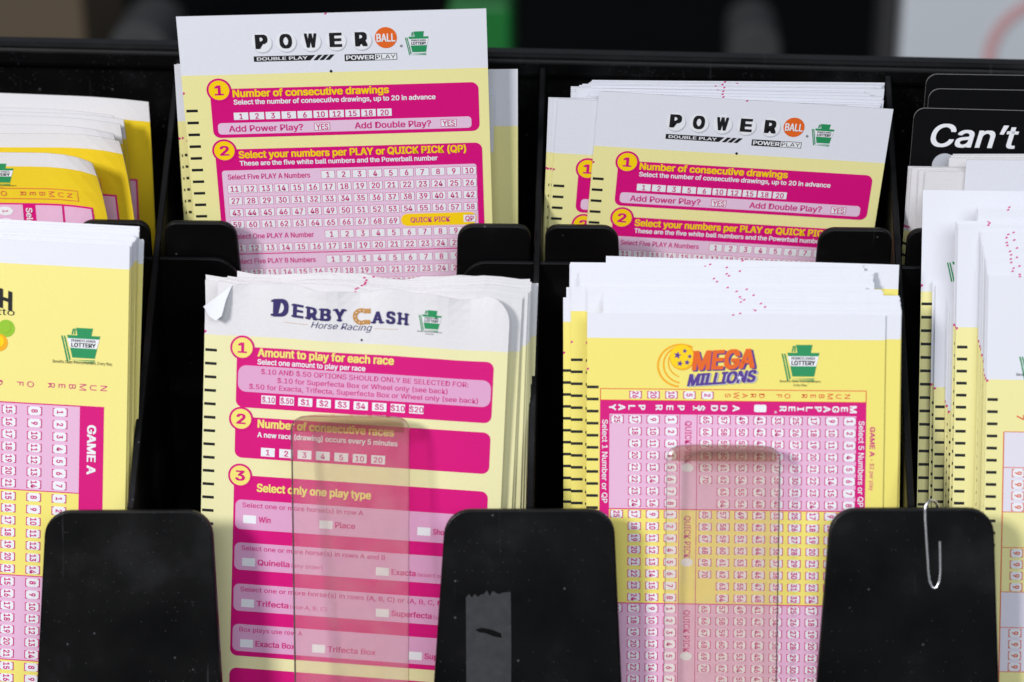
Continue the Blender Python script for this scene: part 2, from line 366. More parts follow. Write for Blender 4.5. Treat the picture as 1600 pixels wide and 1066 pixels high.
    def sheet(self, name, parent, mats, header, outline=None, step=5.0, thick=.16, marks=None, extra=None):
        """the paper itself: white head, coloured body, cut edges darkened for painted shade lines; timing marks printed on it when marks is given"""
        ol = outline or [(0, 0), (82.5, 0), (82.5, self.H), (0, self.H)]
        bm = bmesh.new(); bm.faces.new([bm.verts.new((p[0], p[1], 0)) for p in ol])
        cut_grid(bm, step if self.warp else 0, [header])
        for f in bm.faces: f.material_index = 0 if f.calc_center_median().y < header else 1
        ex = bmesh.ops.extrude_face_region(bm, geom=bm.faces[:])
        nv = set(g for g in ex['geom'] if isinstance(g, bmesh.types.BMVert))
        for q in nv: q.co.z = -thick
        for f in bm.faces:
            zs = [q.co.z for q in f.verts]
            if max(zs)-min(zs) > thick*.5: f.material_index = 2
        def quad(pts, mi, z=.03):
            q = bm.faces.new([bm.verts.new((a, b, z)) for a, b in pts]); q.material_index = mi
        if marks:
            v0, pitch, u0, u1 = marks[:4]; n = int((self.H-8-v0)/pitch)
            for i in range(n): v = v0+i*pitch; quad([(u0, v), (u0, v+.78), (u1, v+.78), (u1, v)], 3)
            c = random.uniform(*(marks[4:] or (37, 45))); quad([(c, 0), (c-.3, .5), (c+.4, .4), (c+.5, 0)], 4); quad([(0, v0-5), (0, v0-4.2), (.6, v0-4.6), (.5, v0-5)], 4)
        if extra: extra(quad)
        bmesh.ops.triangulate(bm, faces=[f for f in bm.faces if len(f.verts) > 4])
        for q in bm.verts: q.co = self.co(q.co.x, q.co.y, q.co.z)
        front = [f for f in bm.faces]
        bmesh.ops.recalc_face_normals(bm, faces=front)
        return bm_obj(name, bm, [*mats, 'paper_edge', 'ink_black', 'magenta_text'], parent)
    def build(self, root):
        for nm, P in self.parts.items():
            mesh_obj(nm, P['v'], P['f'], P['mats'], P['m'], root)

def keystone(S, part, u, v, w, h, small=True, layer=2):
    """(u, v) top left corner of the emblem box"""
    X = lambda a: u+a*w; Y = lambda b: v+b*h
    body = [(.36, 0), (.82, 0), (.78, .23), (1.02, .23), (.99, .34), (.88, .92), (.27, .92), (.15, .34), (.12, .23), (.40, .23)]
    for d in (.16, .09):
        t = .038
        path = [(.12-d, .26), (.15-d, .38), (.27-d*.9, .92+d*.75), (.86, .92+d*.75)]
        for (a, b), (c, e) in zip(path[:-1], path[1:]):
            S.poly(part, [(X(a), Y(b)), (X(a+t), Y(b)), (X(c+t), Y(e-t*.4)), (X(c), Y(e+t*.6))], 'ink_green', layer)
        S.poly(part, [(X(.40-d), Y(.21)), (X(.40-d+t), Y(.21)), (X(.37-d*.6+t), Y(.03)), (X(.37-d*.6), Y(.03))], 'ink_green', layer)
    S.poly(part, [(X(a), Y(b)) for a, b in body], 'ink_green', layer)
    S.poly(part, [(X(.13), Y(.33)), (X(1.0), Y(.33)), (X(.93), Y(.62)), (X(.21), Y(.62))], 'ink_white', layer+1)
    S.text(part, 'PENNSYLVANIA', X(.57), Y(.43), h*.075, 'ink_black', layer+2, .02, w*.66, 'c')
    S.text(part, 'LOTTERY', X(.57), Y(.585), h*.12, 'ink_black', layer+2, .04, w*.66, 'c')
    if small:
        S.text(part, 'Benefits Older Pennsylvanians.', X(.5), Y(1.09), h*.065, 'ink_black', 3, .01, w*1.15, 'c')
        S.text(part, 'Every Day.', X(.5), Y(1.2), h*.065, 'ink_black', 3, .01, w*.38, 'c')
def badge(S, n, u, v, r=3.35, fill='ink_yellow'):
    S.disc('section_badge', u, v, r, 'magenta', 3, 36); S.disc('section_badge', u, v, r*.83, fill, 4, 36)
    S.text('section_badge', n, u, v+r*.40, r*.80, 'magenta', 5, .035, None, 'c', sx=1.25)
def nbox(S, part, s, uc, vc, w, h, cap, edge='magenta_text', mat='magenta_text'):
    S.rect(part, uc-w/2-.1, vc-h/2-.1, uc+w/2+.1, vc+h/2+.1, edge, 3); S.rect(part, uc-w/2, vc-h/2, uc+w/2, vc+h/2, 'ink_white', 4)
    S.text(part, s, uc, vc+cap/2, cap, mat, 5, .022, None, 'c', sx=.86)
def bracket_box(S, part, s, uc, vc, w=3.45, h=2.2, cap=1.6, mat='magenta_text', text=True):
    S.rect(part, uc-w/2, vc-h/2, uc+w/2, vc+h/2, 'ink_white', 3)
    t = .23
    for sd in (-1, 1):
        e = uc+sd*w/2
        S.rect(part, e-t/2, vc-h/2, e+t/2, vc+h/2, mat, 4)
        for q in (-1, 1):
            a, b = sorted((e-sd*t/2, e-sd*.48)); y = vc+q*(h/2-t/2); S.rect(part, a, y-t/2, b, y+t/2, mat, 4)
    if text: S.text(part, s, uc-cap/2, vc, cap, mat, 5, .030, None, 'c', rot=90, sx=.74)

MARKS_PB = (26.3, 3.45, .5, 3.6)
def powerball(S, full=True, maxrow=9):
    U = lambda u: 1.018*u+.5
    V = lambda v: 1.06*v-.6
    if full:
        P = 'header_logo'
        for ch, u in zip('POWER', (21.3, 27.7, 34.2, 40.8, 47.5)):
            S.disc(P, U(u)+.25, 8.1, 2.75, 'ink_grey', 1); S.disc(P, U(u)+.05, 7.8, 2.72, 'ink_white', 2)
            S.text(P, ch, U(u), 9.3, 3.6, 'ink_black', 4, .06, 3.35, 'c')
        S.disc(P, U(54), 7.3, 2.95, 'ink_orange', 2, 36); S.disc(P, U(54)-.5, 6.6, 1.7, 'ink_orange', 3)
        S.text(P, 'BALL', U(54), 8.35, 2.15, 'ink_white', 5, .03, 5.0, 'c')
        S.text(P, '®', U(57.6), 10.3, .9, 'ink_black', 3, .0)
        keystone(S, 'lottery_emblem', U(59.2), 5.8, 6.0, 6.3, False)
        S.poly(P, [(U(19), 11.6), (U(35.2), 11.6), (U(33.8), 13.1), (U(19), 13.1)], 'ink_black', 2)
        S.text(P, 'DOUBLE PLAY', U(19.8), 12.75, .85, 'ink_white', 3, .02, 13.6)
        for q in range(3): S.poly(P, [(U(36+1.6*q), 11.6), (U(37.1+1.6*q), 11.6), (U(35.7+1.6*q), 13.1), (U(34.6+1.6*q), 13.1)], 'ink_black', 2)
        S.rect(P, U(42.9), 11.7, U(56.7), 13.6, 'ink_black', 2); S.rect(P, U(50.9), 11.85, U(56.55), 13.45, 'ink_white', 3)
        S.text(P, 'POWER', U(43.3), 13.2, 1.15, 'ink_white', 4, .03, 7.5); S.text(P, 'PLAY', U(51.2), 13.2, 1.15, 'ink_black', 4, -.005, 5.2)
        S.poly(P, [(40.3, 15.8), (40.75, 16.3), (40.3, 16.8), (39.85, 16.3)], 'ink_black', 3)
    P = 'section_panel'
    S.rect(P, 7.3, 20.6, 79.8, 34.7, 'magenta', 1, 2.0); S.rect(P, 8.7, 30.4, 77.6, 33.7, 'pink_pb', 2, 1.0)
    badge(S, '1', 9.8, 20.9)
    S.rect(P, 7.3, 38.1, 80.3, 112, 'magenta', 1, 2.0); S.rect(P, 8.7, 44.3, 78.6, 108, 'pink_pb', 2, .8)
    badge(S, '2', 9.9, 38.4)
    if not full: return
    P = 'section_text'
    S.text(P, 'Number of consecutive drawings', 13.4, 22.95, 2.0, 'ink_yellow', 3, .036, 42.2)
    S.text(P, 'Select the number of consecutive drawings, up to 20 in advance', 13.5, 25.1, 1.35, 'ink_white', 3, .028, 54.6)
    for i, s in enumerate('1 2 3 5 6 10 12 15 18 20'.split()):
        u = 15.2+i*(54.1-15.2)/9
        S.rect(P, u-1.95, 27.45, u+1.95, 29.55, 'ink_white', 3); S.text(P, s, u, 29.3, 1.55, 'magenta_text', 4, .022, None, 'c', sx=.88)
    S.text(P, 'Add Power Play?', 11.6, 32.95, 1.75, 'magenta_text', 3, .022, 20.2); S.text(P, 'Add Double Play?', 45.8, 32.95, 1.75, 'magenta_text', 3, .022, 20.8)
    for u in (37.0, 71.4):
        S.rect(P, u-2.15, 31.0, u+2.15, 33.2, 'magenta_text', 3); S.rect(P, u-2.0, 31.15, u+2.0, 33.05, 'ink_white', 4); S.text(P, 'YES', u, 32.9, 1.55, 'magenta_text', 5, .02, 3.3, 'c')
    S.text(P, 'Select your numbers per PLAY or QUICK PICK (QP)', 13.7, 40.7, 2.0, 'ink_yellow', 3, .036, 62.2)
    S.text(P, 'These are the five white ball numbers and the Powerball number', 13.8, 42.9, 1.35, 'ink_white', 3, .028, 54.2)
    P = 'number_boxes'
    c0, pitch = 11.8, (76.6-11.8)/15
    rows = [46.2+3.57*i for i in range(maxrow+1)]
    def run(first, count, col0, v):
        for i in range(count): nbox(S, P, str(first+i), c0+pitch*(col0+i), v, 3.6, 2.25, 1.6, 'magenta_text')
    S.text(P, 'Select Five PLAY A Numbers', 10.2, rows[0]+.75, 1.5, 'magenta_text', 3, .020, 22.6)
    run(1, 10, 6, rows[0]); run(11, 16, 0, rows[1])
    if maxrow > 2:
        run(27, 16, 0, rows[2]); run(43, 16, 0, rows[3]); run(59, 11, 0, rows[4])
        S.rect(P, 57.2, rows[4]-1.85, 78.2, rows[4]+1.85, 'ink_yellow', 3, 1.8); S.text(P, 'QUICK PICK', 59.8, rows[4]+.75, 1.5, 'magenta_text', 4, .018, 11)
        nbox(S, P, 'QP', 76.2, rows[4], 3.3, 2.1, 1.5)
        S.text(P, 'Select One PLAY A Number', 10.2, rows[5]+.75, 1.5, 'magenta_text', 3, .020, 22.6)
        run(1, 10, 6, rows[5]); run(11, 16, 0, rows[6]); S.rect(P, 8.7, rows[6]+1.7, 78.6, rows[6]+2.0, 'magenta', 3)
        S.text(P, 'Select Five PLAY B Numbers', 10.2, rows[7]+1.25, 1.5, 'magenta_text', 3, .020, 22.6)
        run(1, 10, 6, rows[7]+.5); run(11, 16, 0, rows[8]+.5); run(27, 16, 0, rows[9]+.5)

def ripple(a, fu, fv, ph=0):
    return lambda u, v, h: (u, v, h+a*(math.sin(u*fu+ph)+math.sin(v*fv+ph*1.7+u*.02)))

# ---- stacks of sheets behind a front slip: shared mesh, every sheet its own object
def stack(S, keys, mats, header, marks, label, group, z0=.7, dz=.45, variants=3, jit=.25, first=0, names={}):
    """keys: (px, py, corner 'l'/'r', roll in degrees) front to back; each sheet lies dz mm behind the last"""
    protos = []
    for q in range(min(variants, len(keys))):
        protos.append(None)
    for i, key in enumerate(keys):
        px, py = key[0], key[1]; cor = key[2] if len(key) > 2 else 'l'; roll = R(key[3]) if len(key) > 3 else R(random.uniform(-jit, jit))
        d = (z0+dz*i)/1000.0
        P = hit(px, py, S.O-S.n*d, S.n)
        eu = Matrix.Rotation(-roll, 3, S.n) @ S.eu
        if cor == 'r': P = P-eu*S.W
        k = i % len(protos)
        lab = names.get(i, label)
        if protos[k] is None:
            o = S.sheet('playslip', None, mats, header, marks=marks); protos[k] = o
        else:
            o = protos[k].copy(); COL.objects.link(o)
        o.matrix_world = S.matrix(P, roll)
        tag(o, lab, 'playslip', group)

# ================================================================== upper tier: tall slip left of centre
def camscale(O, s): O = Vector(O); return CAM+(O-CAM)*s
s1 = 1.013
O1 = camscale((-.09519, .05895, .11386), s1)
A = Slip(O1, (.37255, -.00702, .06005), .08187*s1, floor=FLOOR_B, warp=ripple(.10, .05, .06))
A.O = O1; rootA = empty('playslip', A.matrix())
A.sheet('sheet', rootA, ['paper', 'yellow_pale'], 16.6, marks=MARKS_PB)
powerball(A); A.build(rootA)
tag(rootA, 'tall white-headed slip with black ball lettering sticking up highest out of the rack', 'playslip')
stack(A, [(299, 150, 'l', 1.6), (293, 140, 'l', 1.3), (288, 122, 'l', 1.0), (809, 108, 'r', 1.2), (781, 115, 'r', 1.8), (283, 104, 'l', .9), (276, 100, 'l', 1.2), (272, 101, 'l', 1.5)], ['paper', 'yellow_pale'], 16.6, MARKS_PB,
      'pale yellow slip with white head tucked behind the tallest slip', 'slips behind the tallest slip', z0=6, dz=.8, names={3: 'slip sticking out farthest right behind the tallest slip', 7: 'slip sticking out farthest left behind the tallest slip'})

# ================================================================== upper tier: second ball-lettered slip
s2 = .986
O2 = camscale((.01644, .08189, .08653), s2)
Bs = Slip(O2, (.41267, .08263, .03572), .08187*s2, floor=FLOOR_B, warp=ripple(.06, .06, .05, 1))
rootB = empty('playslip', Bs.matrix())
Bs.sheet('sheet', rootB, ['paper', 'yellow_pale'], 16.6, marks=MARKS_PB)
powerball(Bs, maxrow=2); Bs.build(rootB)
tag(rootB, 'white-headed slip with black ball lettering in front of the upper right stack', 'playslip')
# the slip just behind it, shifted left, its print showing at the side
P = hit(872, 154, Bs.O-Bs.n*.0008, Bs.n); B2 = Slip(P, (.41267, .08263, .03572), Bs.W, floor=FLOOR_B, warp=Bs.warp)
rollB = R(-.5); rootB2 = empty('playslip', B2.matrix(P, rollB)); B2.sheet('sheet', rootB2, ['paper', 'yellow_pale'], 16.6, marks=MARKS_PB)
powerball(B2, full=False); B2.build(rootB2)
tag(rootB2, 'slip shifted left behind the upper right front slip, half of its badge 1 showing', 'playslip')
stack(Bs, [(864, 153, 'l', -2.2), (860, 153, 'l', -2.0), (857, 152, 'l', -2.3), (1375, 165, 'r', -2), (1377, 162, 'r', -2.2), (1381, 157, 'r', -2.2), (1379, 151, 'r', -2.6), (1360, 146, 'r', -2.6),
           (893, 143, 'l', -2.8), (893, 140, 'l', -3), (892, 137, 'l', -3), (1382, 139, 'r', -3), (892, 135, 'l', -3.1), (905, 133, 'l', -3), (910, 131, 'l', -3), (920, 129, 'l', -3.2), (923, 127, 'l', -3.1), (925, 125, 'l', -3.2)],
      ['paper', 'yellow_pale'], 16.6, MARKS_PB, 'white-headed slip in the stack behind the upper right front slip', 'slips of the upper right stack', z0=1.5, dz=.42, names={2: 'slip sticking out farthest left of the upper right stack', 17: 'rearmost slip reaching highest in the upper right stack', 11: 'slip sticking out farthest right in the back of the upper right stack'})

# ================================================================== lower tier: horse racing slip
def wD(u, v, h):
    e = math.exp(-v/7.0)
    h += e*(.7*math.sin(u*.23+.5)+.5*math.sin(u*.41)) + .25*math.sin(v*.045+.4)
    c = max(0, (u-70)/12.5)*math.exp(-v/16.0); h -= 2.2*c*c
    v2 = v + e*(.75*math.sin(u*.19+1.0)+.35*math.sin(u*.47))
    return u, v2, h
D = Slip((-.08655, .03103, .05032), (.09679, .02422, -.0586), .08092, floor=FLOOR_F, warp=wD)
rootD = empty('playslip', D.matrix())
out = round_poly([(7.0, .6, 1.0), (82.5, 0, 7.0), (82.5, D.H), (0, D.H), (0, 7.0, .5)], 8)
D.sheet('sheet', rootD, ['paper_old', 'yellow_derby'], 14.6, outline=out, step=3.0, marks=(18.5, 3.75, .3, 3.5))
# folded corner
fl = [(7.4, .3, .2), (6.2, 4.2, 2.2), (5.3, 8.6, 3.2), (3.8, 9.9, 3.4), (1.8, 9.0, 2.6), (-.4, 6.9, .4), (2.4, 4.3, 1.3), (4.6, 2.3, 1.1)]
mesh_obj('folded_corner', [D.co(a, b, c) for a, b, c in fl], [(0, 1, 7), (7, 1, 6), (1, 2, 6), (6, 2, 3), (6, 3, 4), (6, 4, 5)], ['paper'], None, rootD, True)
P = 'header_logo'
def slabword(S, word, u, v, cap, mat, width, first=1.3):
    """bold lettering with square serifs; the first letter larger"""
    n = len(word); cw = width/(n-1+first*1.12); x = u
    for i, ch in enumerate(word):
        c = cap*(first if i == 0 else 1); w = cw*(first*1.12 if i == 0 else 1); lw = w*.86
        base = v if i else v+cap*.0
        S.text(P, ch, x+lw/2, base, c, mat, 3, .05, lw*.9, 'c')
        s = {'D': 'lL', 'E': 'lL', 'R': 'lLR', 'B': 'lL', 'Y': 'lrC', 'A': 'LR', 'H': 'lrLR', 'S': ''}.get(ch, '')
        t = c*.14; sw = lw*.30
        for q in s:
            cx = {'l': x+lw*.16, 'L': x+lw*.16, 'r': x+lw*.84, 'R': x+lw*.84, 'C': x+lw*.5}[q]; top = q in 'lr'
            y0 = base-c if top else base-t
            S.rect(P, cx-sw*.75, y0, cx+sw*.75, y0+t, mat, 4)
        x += w
slabword(D, 'DERBY', 18.3, 8.7, 3.3, 'ink_navy', 20.6)
# horseshoe C
def arcband(S, part, u, v, r0, r1, a0, a1, mat, layer, n=20, sy=1):
    pts = [(u+r1*math.cos(a0+(a1-a0)*i/n), v+sy*r1*math.sin(a0+(a1-a0)*i/n)) for i in range(n+1)] + [(u+r0*math.cos(a0+(a1-a0)*i/n), v+sy*r0*math.sin(a0+(a1-a0)*i/n)) for i in range(n, -1, -1)]
    S.poly(part, pts, mat, layer)
arcband(D, P, 42.6, 7.1, 1.15, 2.35, R(50), R(310), 'ink_tan', 3)
D.rect(P, 43.4, 4.9, 45.0, 6.2, 'ink_tan', 4); D.rect(P, 43.4, 8.0, 45.0, 9.2, 'ink_tan', 4)
for i in range(7):
    a = R(70+36.6*i); D.disc(P, 42.6+1.75*math.cos(a), 7.1+1.75*math.sin(a), .16, 'ink_white', 5, 8)
slabword(D, 'ASH', 45.4, 8.9, 3.0, 'ink_navy', 10.4, 1.0)
D.text(P, 'Horse Racing', 29.0, 11.0, 1.75, 'ink_navy', 3, .01, 16.2, shear=.35)
D.rect(P, 21.8, 10.3, 28.2, 10.38, 'ink_tan', 2); D.rect(P, 46.2, 10.3, 52.6, 10.38, 'ink_tan', 2)
D.disc(P, 42.9, 13.6, .32, 'ink_black', 3, 12)
keystone(D, 'lottery_emblem', 58.3, 4.4, 5.9, 5.5)
P = 'section_panel'
DT = 'section_text'
D.rect(P, 9.0, 17.5, 78.9, 34.3, 'magenta', 1, 2.0); D.rect(P, 9.5, 22.6, 78.4, 29.9, 'pink_derby', 2, 2.2); badge(D, '1', 10.5, 17.8, fill='yellow_mid')
D.text(DT, 'Amount to play for each race', 14.7, 19.9, 2.15, 'yellow_mid', 3, .036, 37.2)
D.text(DT, 'Select one amount to play per race', 14.7, 22.1, 1.4, 'ink_white', 3, .026, 29.5)
D.text(DT, '$.10 AND $.50 OPTIONS SHOULD ONLY BE SELECTED FOR:', 44, 24.7, 1.35, 'magenta_text', 3, .012, 56.5, 'c')
D.text(DT, '$.10 for Superfecta Box or Wheel only (see back)', 43.5, 26.9, 1.35, 'magenta_text', 3, .012, 46.5, 'c')
D.text(DT, '$.50 for Exacta, Trifecta, Superfecta Box or Wheel only (see back)', 43.8, 29.0, 1.35, 'magenta_text', 3, .012, 62.5, 'c')
for i, s in enumerate('$.10 $.50 $1 $2 $3 $4 $5 $10 $20'.split()):
    u = 18+5.06*i; D.rect(DT, u-1.95, 30.6, u+1.95, 32.9, 'ink_white', 3); D.text(DT, s, u, 32.5, 1.5, 'magenta_text', 4, .022, 3.5 if len(s) > 3 else None, 'c')
D.rect(P, 9.0, 36.9, 78.9, 48.4, 'magenta', 1, 2.0); badge(D, '2', 10.6, 37.5, fill='yellow_mid')
D.text(DT, 'Number of consecutive races', 15.2, 39.6, 2.15, 'yellow_mid', 3, .036, 37.5); D.text(DT, 'A new race (drawing) occurs every 5 minutes', 15.2, 42.3, 1.4, 'ink_white', 3, .026, 38.5)
for i, s in enumerate('1 2 3 4 5 10 20'.split()):
    u = 18.2+5.06*i; D.rect(DT, u-1.9, 45.2, u+1.9, 47.6, 'ink_white', 3); D.text(DT, s, u, 47.2, 1.5, 'magenta_text', 4, .022, None, 'c')
D.rect(P, 9.0, 53.3, 78.9, 105, 'magenta', 1, 2.0); badge(D, '3', 10.7, 53.4, fill='yellow_mid')
D.text(DT, 'Select only one play type', 15.4, 57.6, 2.15, 'yellow_mid', 3, .036, 31.6)
for v0, v1, head, items in ((60.2, 68.6, 'Select one or more horse(s) in row A', (('Win', 11.8), ('Place', 33), ('Show', 60))), (72.4, 80.2, 'Select one or more horse(s) in rows A and B', (('Quinella', 11.8), ('Exacta', 49))),
                            (84.2, 92.0, 'Select one or more horse(s) in rows (A, B, C) or (A, B, C, D)', (('Trifecta', 11.8), ('Superfecta', 49.4))), (95.8, 103.6, 'Box plays use row A', (('Exacta Box', 11.8), ('Trifecta Box', 32), ('Superfecta Box', 59)))):
    D.rect(P, 9.6, v0, 78.3, v1, 'pink_derby', 2, 1.6); D.text(DT, head, 11.5, v0+2.1, 1.3, 'magenta_text', 3, .012, len(head)*.93)
    for s, u in items:
        D.rect(DT, u, v0+4.3, u+3.6, v0+6.6, 'ink_white', 3); w = len(s)*1.12; D.text(DT, s, u+4.3, v0+6.1, 1.55, 'magenta_text', 3, .026, w)
        note = {'Quinella': '(any order)', 'Exacta': '(exact order)', 'Trifecta': '(use A, B, C)', 'Superfecta': '(use A, B, C, D)'}.get(s)
        if note: D.text(DT, note, u+4.8+w, v0+6.1, 1.1, 'magenta_text', 3, .006, len(note)*.78)
D.rect(P, 9.0, 108.5, 78.9, D.H-6, 'magenta', 1, 2.0)
D.build(rootD)
tag(rootD, 'worn horse racing slip with curled top and folded corner behind the left clear tongue', 'playslip')
def wD2(u, v, h):
    e = math.exp(-v/9.0); c = max(0, (u-66)/16.5)
    h += e*(.35*math.sin(u*.2+1)) - 2.6*c*c*math.exp(-v/18.0); return u, v + e*(.8*math.sin(u*.16)+.25*math.sin(u*.5)), h
DS = Slip(D.O, (.09679, .02422, -.0586), D.W, floor=FLOOR_F, warp=wD2)
stack(DS, [(815, 467, 'r', 0), (817, 464, 'r', -.3), (824, 458, 'r', -.8), (827, 455, 'r', -1.0), (829, 452, 'r', -1.4), (356, 440, 'l', -2.2), (357, 437, 'l', -2.5), (358, 434, 'l', -2.6), (356, 431, 'l', -2.8), (321, 437, 'l', -2), (832, 446, 'r', -2.2), (790, 436, 'r', -2.6), (371, 423, 'l', -1)],
      ['paper_old', 'yellow_derby'], 14.6, (18.5, 3.75, .3, 3.5), 'worn slip with wavy white top in the stack behind the horse racing slip', 'slips behind the horse racing slip', z0=2.6, dz=.7, variants=2,
      names={0: 'worn slip directly behind the horse racing slip, its right edge showing', 9: 'greyish slip showing left above the folded corner of the horse racing slip', 10: 'worn slip sticking out farthest right behind the horse racing slip', 12: 'rearmost slip peeking highest above the horse racing stack'})

# ================================================================== lower tier: yellow slip with star ball logo
MARKS_MG = (20.3, 3.4, .0, 3.3)
Mg = Slip((.01428, .03004, .0427), (-.01003, -.01568, -.02206), .07794, floor=FLOOR_F, warp=ripple(.05, .05, .04, 2))
rootM = empty('playslip', Mg.matrix())
Mg.sheet('sheet', rootM, ['paper', 'yellow_mid'], 6.9, marks=MARKS_MG)
P = 'header_logo'
for r0, r1, cx, cy, sy, a0, a1 in ((6.1, 6.7, 26.2, 14.5, .92, R(95), R(300)), (5.2, 5.7, 26.8, 14.2, .95, R(100), R(290)), (4.3, 4.7, 27.2, 13.6, .95, R(110), R(280))):
    arcband(Mg, P, cx, cy, r0, r1, a0, a1, 'ink_amber', 1, 24, sy)
Mg.disc(P, 26.6, 12.2, 3.6, 'ink_amber', 2, 32); Mg.disc(P, 26.4, 12.0, 3.3, 'ink_yellow', 3, 32)
def star(S, part, u, v, r, mat, layer, a=0):
    S.poly(part, [(u+(r if i % 2 == 0 else r*.42)*math.sin(a+math.pi*i/5), v-(r if i % 2 == 0 else r*.42)*math.cos(a+math.pi*i/5)) for i in range(10)], mat, layer)
for u, v, r in ((25.2, 11.6, 1.15), (27.2, 10.4, .75), (25.9, 13.9, .95), (27.9, 13.6, .9), (28.6, 11.9, .75)): star(Mg, P, u, v, r, 'ink_purple', 4, .2)
Mg.text(P, 'MEGA', 29.6, 15.9, 5.0, 'ink_purple', 5, .05, 17.6, shear=.10, tilt=.05); Mg.text(P, 'MEGA', 29.2, 15.6, 5.0, 'ink_orange', 6, .05, 17.4, shear=.10, tilt=.05)
Mg.text(P, 'MILLIONS', 28.2, 20.3, 3.1, 'ink_grey', 6, .05, 18.9, shear=.22, tilt=.075); Mg.text(P, 'MILLIONS', 27.9, 20.1, 3.1, 'ink_purple', 7, .05, 18.8, shear=.22, tilt=.075)
star(Mg, P, 42.5, 17.7, .8, 'ink_white', 8)
keystone(Mg, 'lottery_emblem', 54.4, 8.4, 9.9, 9.6)
def vertical_letters(S, part, s, u1, v, pitch, cap, mat, layer=3, bold=.02):
    """letters turned a quarter, one under the other when the slip is held sideways: right to left here"""
    u = u1
    for ch in s:
        if ch == '#': S.rect(part, u-1.7, v-.9, u+1.7, v+.9, 'ink_white', layer, .5)
        elif ch != ' ': S.text(part, ch, u-cap/2, v, cap, mat, layer, bold, None, 'c', rot=90)
        u -= pitch
P = 'section_panel'; G = 'number_boxes'
Mg.frame(P, 3.7, 21.0, 77.6, 24.4, .2, 'ink_red', 2)
vertical_letters(Mg, 'section_text', 'NUMBER OF DRAWS', 72.3, 22.7, 2.36, 1.5, 'ink_red', 3, .01)
for i, s in enumerate('2 5 10 20 26'.split()): bracket_box(Mg, G, s, 33.6-5.0*i, 22.7, 3.2, 2.1, 1.6)
Mg.rect(P, 3.7, 24.4, 77.6, 28.2, 'magenta', 1); Mg.rect(P, 3.7, 28.2, 6.4, 136, 'magenta', 1); Mg.rect(P, 74.9, 28.2, 77.6, 136, 'magenta', 1)
for i, ch in enumerate('MEGAPLIER'): Mg.text('section_text', ch, 74.0-2.42*i-.9, 26.3, 1.8, 'ink_white', 3, .035, None, 'c', rot=90)
Mg.text('section_text', '®', 52.0, 26.9, .9, 'ink_white', 3, .0, rot=90)
Mg.rect('section_text', 46.6, 25.2, 50.0, 27.3, 'ink_white', 3, .5)
for s, u in (('A', 41.6), ('D', 38.2), ('D', 35.6), ('$', 31.9), ('1', 30.6), ('P', 26.3), ('E', 23.2), ('R', 20.2), ('P', 15.4), ('L', 12.6), ('A', 9.8), ('Y', 7.2)): Mg.text('section_text', s, u-.9, 26.3, 1.8, 'ink_white', 3, .035, None, 'c', rot=90)
gy = 28.2
for g, (mat, lab) in enumerate((('pink', 'A'), ('yellow_mid', 'B'), ('pink', 'C'), ('yellow_mid', 'D'))):
    h = 26.7; Mg.rect(P, 6.4, gy, 74.9, gy+h, mat, 1)
    if g: Mg.rect(P, 6.4, gy-.15, 74.9, gy+.15, 'magenta', 2)
    for u in (25.9, 30.7): Mg.rect(P, u, gy, u+.2, gy+h, 'magenta_text', 2)
    Mg.text('section_text', 'QUICK PICK', 27.5, gy+1.8, 1.75, 'magenta_text', 3, .012, 12.0, rot=90)
    Mg.poly('section_text', [(28.3+1.75*math.cos(R(22.5+45*i)), gy+14.9+1.25*math.sin(R(22.5+45*i))) for i in range(8)], 'ink_white', 3)
    if g < 3:
        for r in range(8):
            v = gy+1.45+3.36*r
            for j in range(9):
                n = 1+8*j+r
                if n <= 70: bracket_box(Mg, G, str(n), 73.1-4.97*j, v)
            for j in range(4):
                n = 1+8*j+r
                if n <= 25: bracket_box(Mg, G, str(n), 23.6-5.03*j, v)
    Mg.text('section_text', 'Select 5 Numbers or QP', 75.6, gy+1.3, 1.5, 'ink_white', 3, .014, 24.0, rot=90)
    Mg.text('section_text', 'Select 1 Number or QP', 4.4, gy+1.6, 1.5, 'ink_white', 3, .014, 23.5, rot=90)
    Mg.text('section_text', 'GAME '+lab, 78.7, gy+2.9, 1.3, 'magenta_text', 3, .025, 8.3, rot=90); Mg.text('section_text', '- $2 per play', 78.8, gy+11.9, 1.1, 'magenta_text', 3, .006, 8.8, rot=90)
    gy += h
Mg.build(rootM)
tag(rootM, 'bright yellow slip with purple-star ball logo behind the right clear tongue', 'playslip')
stack(Mg, [(942, 486), (943, 483), (942, 480), (943, 477), (942, 473), (943, 470), (941, 467), (942, 464), (943, 461), (942, 458), (918, 453), (916, 449), (892, 448), (880, 465), (885, 449), (906, 437), (904, 433), (905, 429), (904, 425), (907, 421), (892, 416), (890, 413), (891, 410), (947, 400, 'l', 1.4), (1394, 417, 'r', .3)],
      ['paper', 'yellow_mid'], 6.9, MARKS_MG, 'yellow slip with white top edge in the thick stack behind the star ball slip', 'slips of the thick stack behind the star ball slip', z0=.6, dz=.5, variants=8, jit=.4,
      names={13: 'yellow slip sticking out farthest left of the thick star ball stack', 23: 'slightly tilted rearmost slip reaching highest in the star ball stack', 24: 'slip with rounded end sticking out right behind the star ball stack', 0: 'yellow slip directly behind the star ball slip, shifted right'})

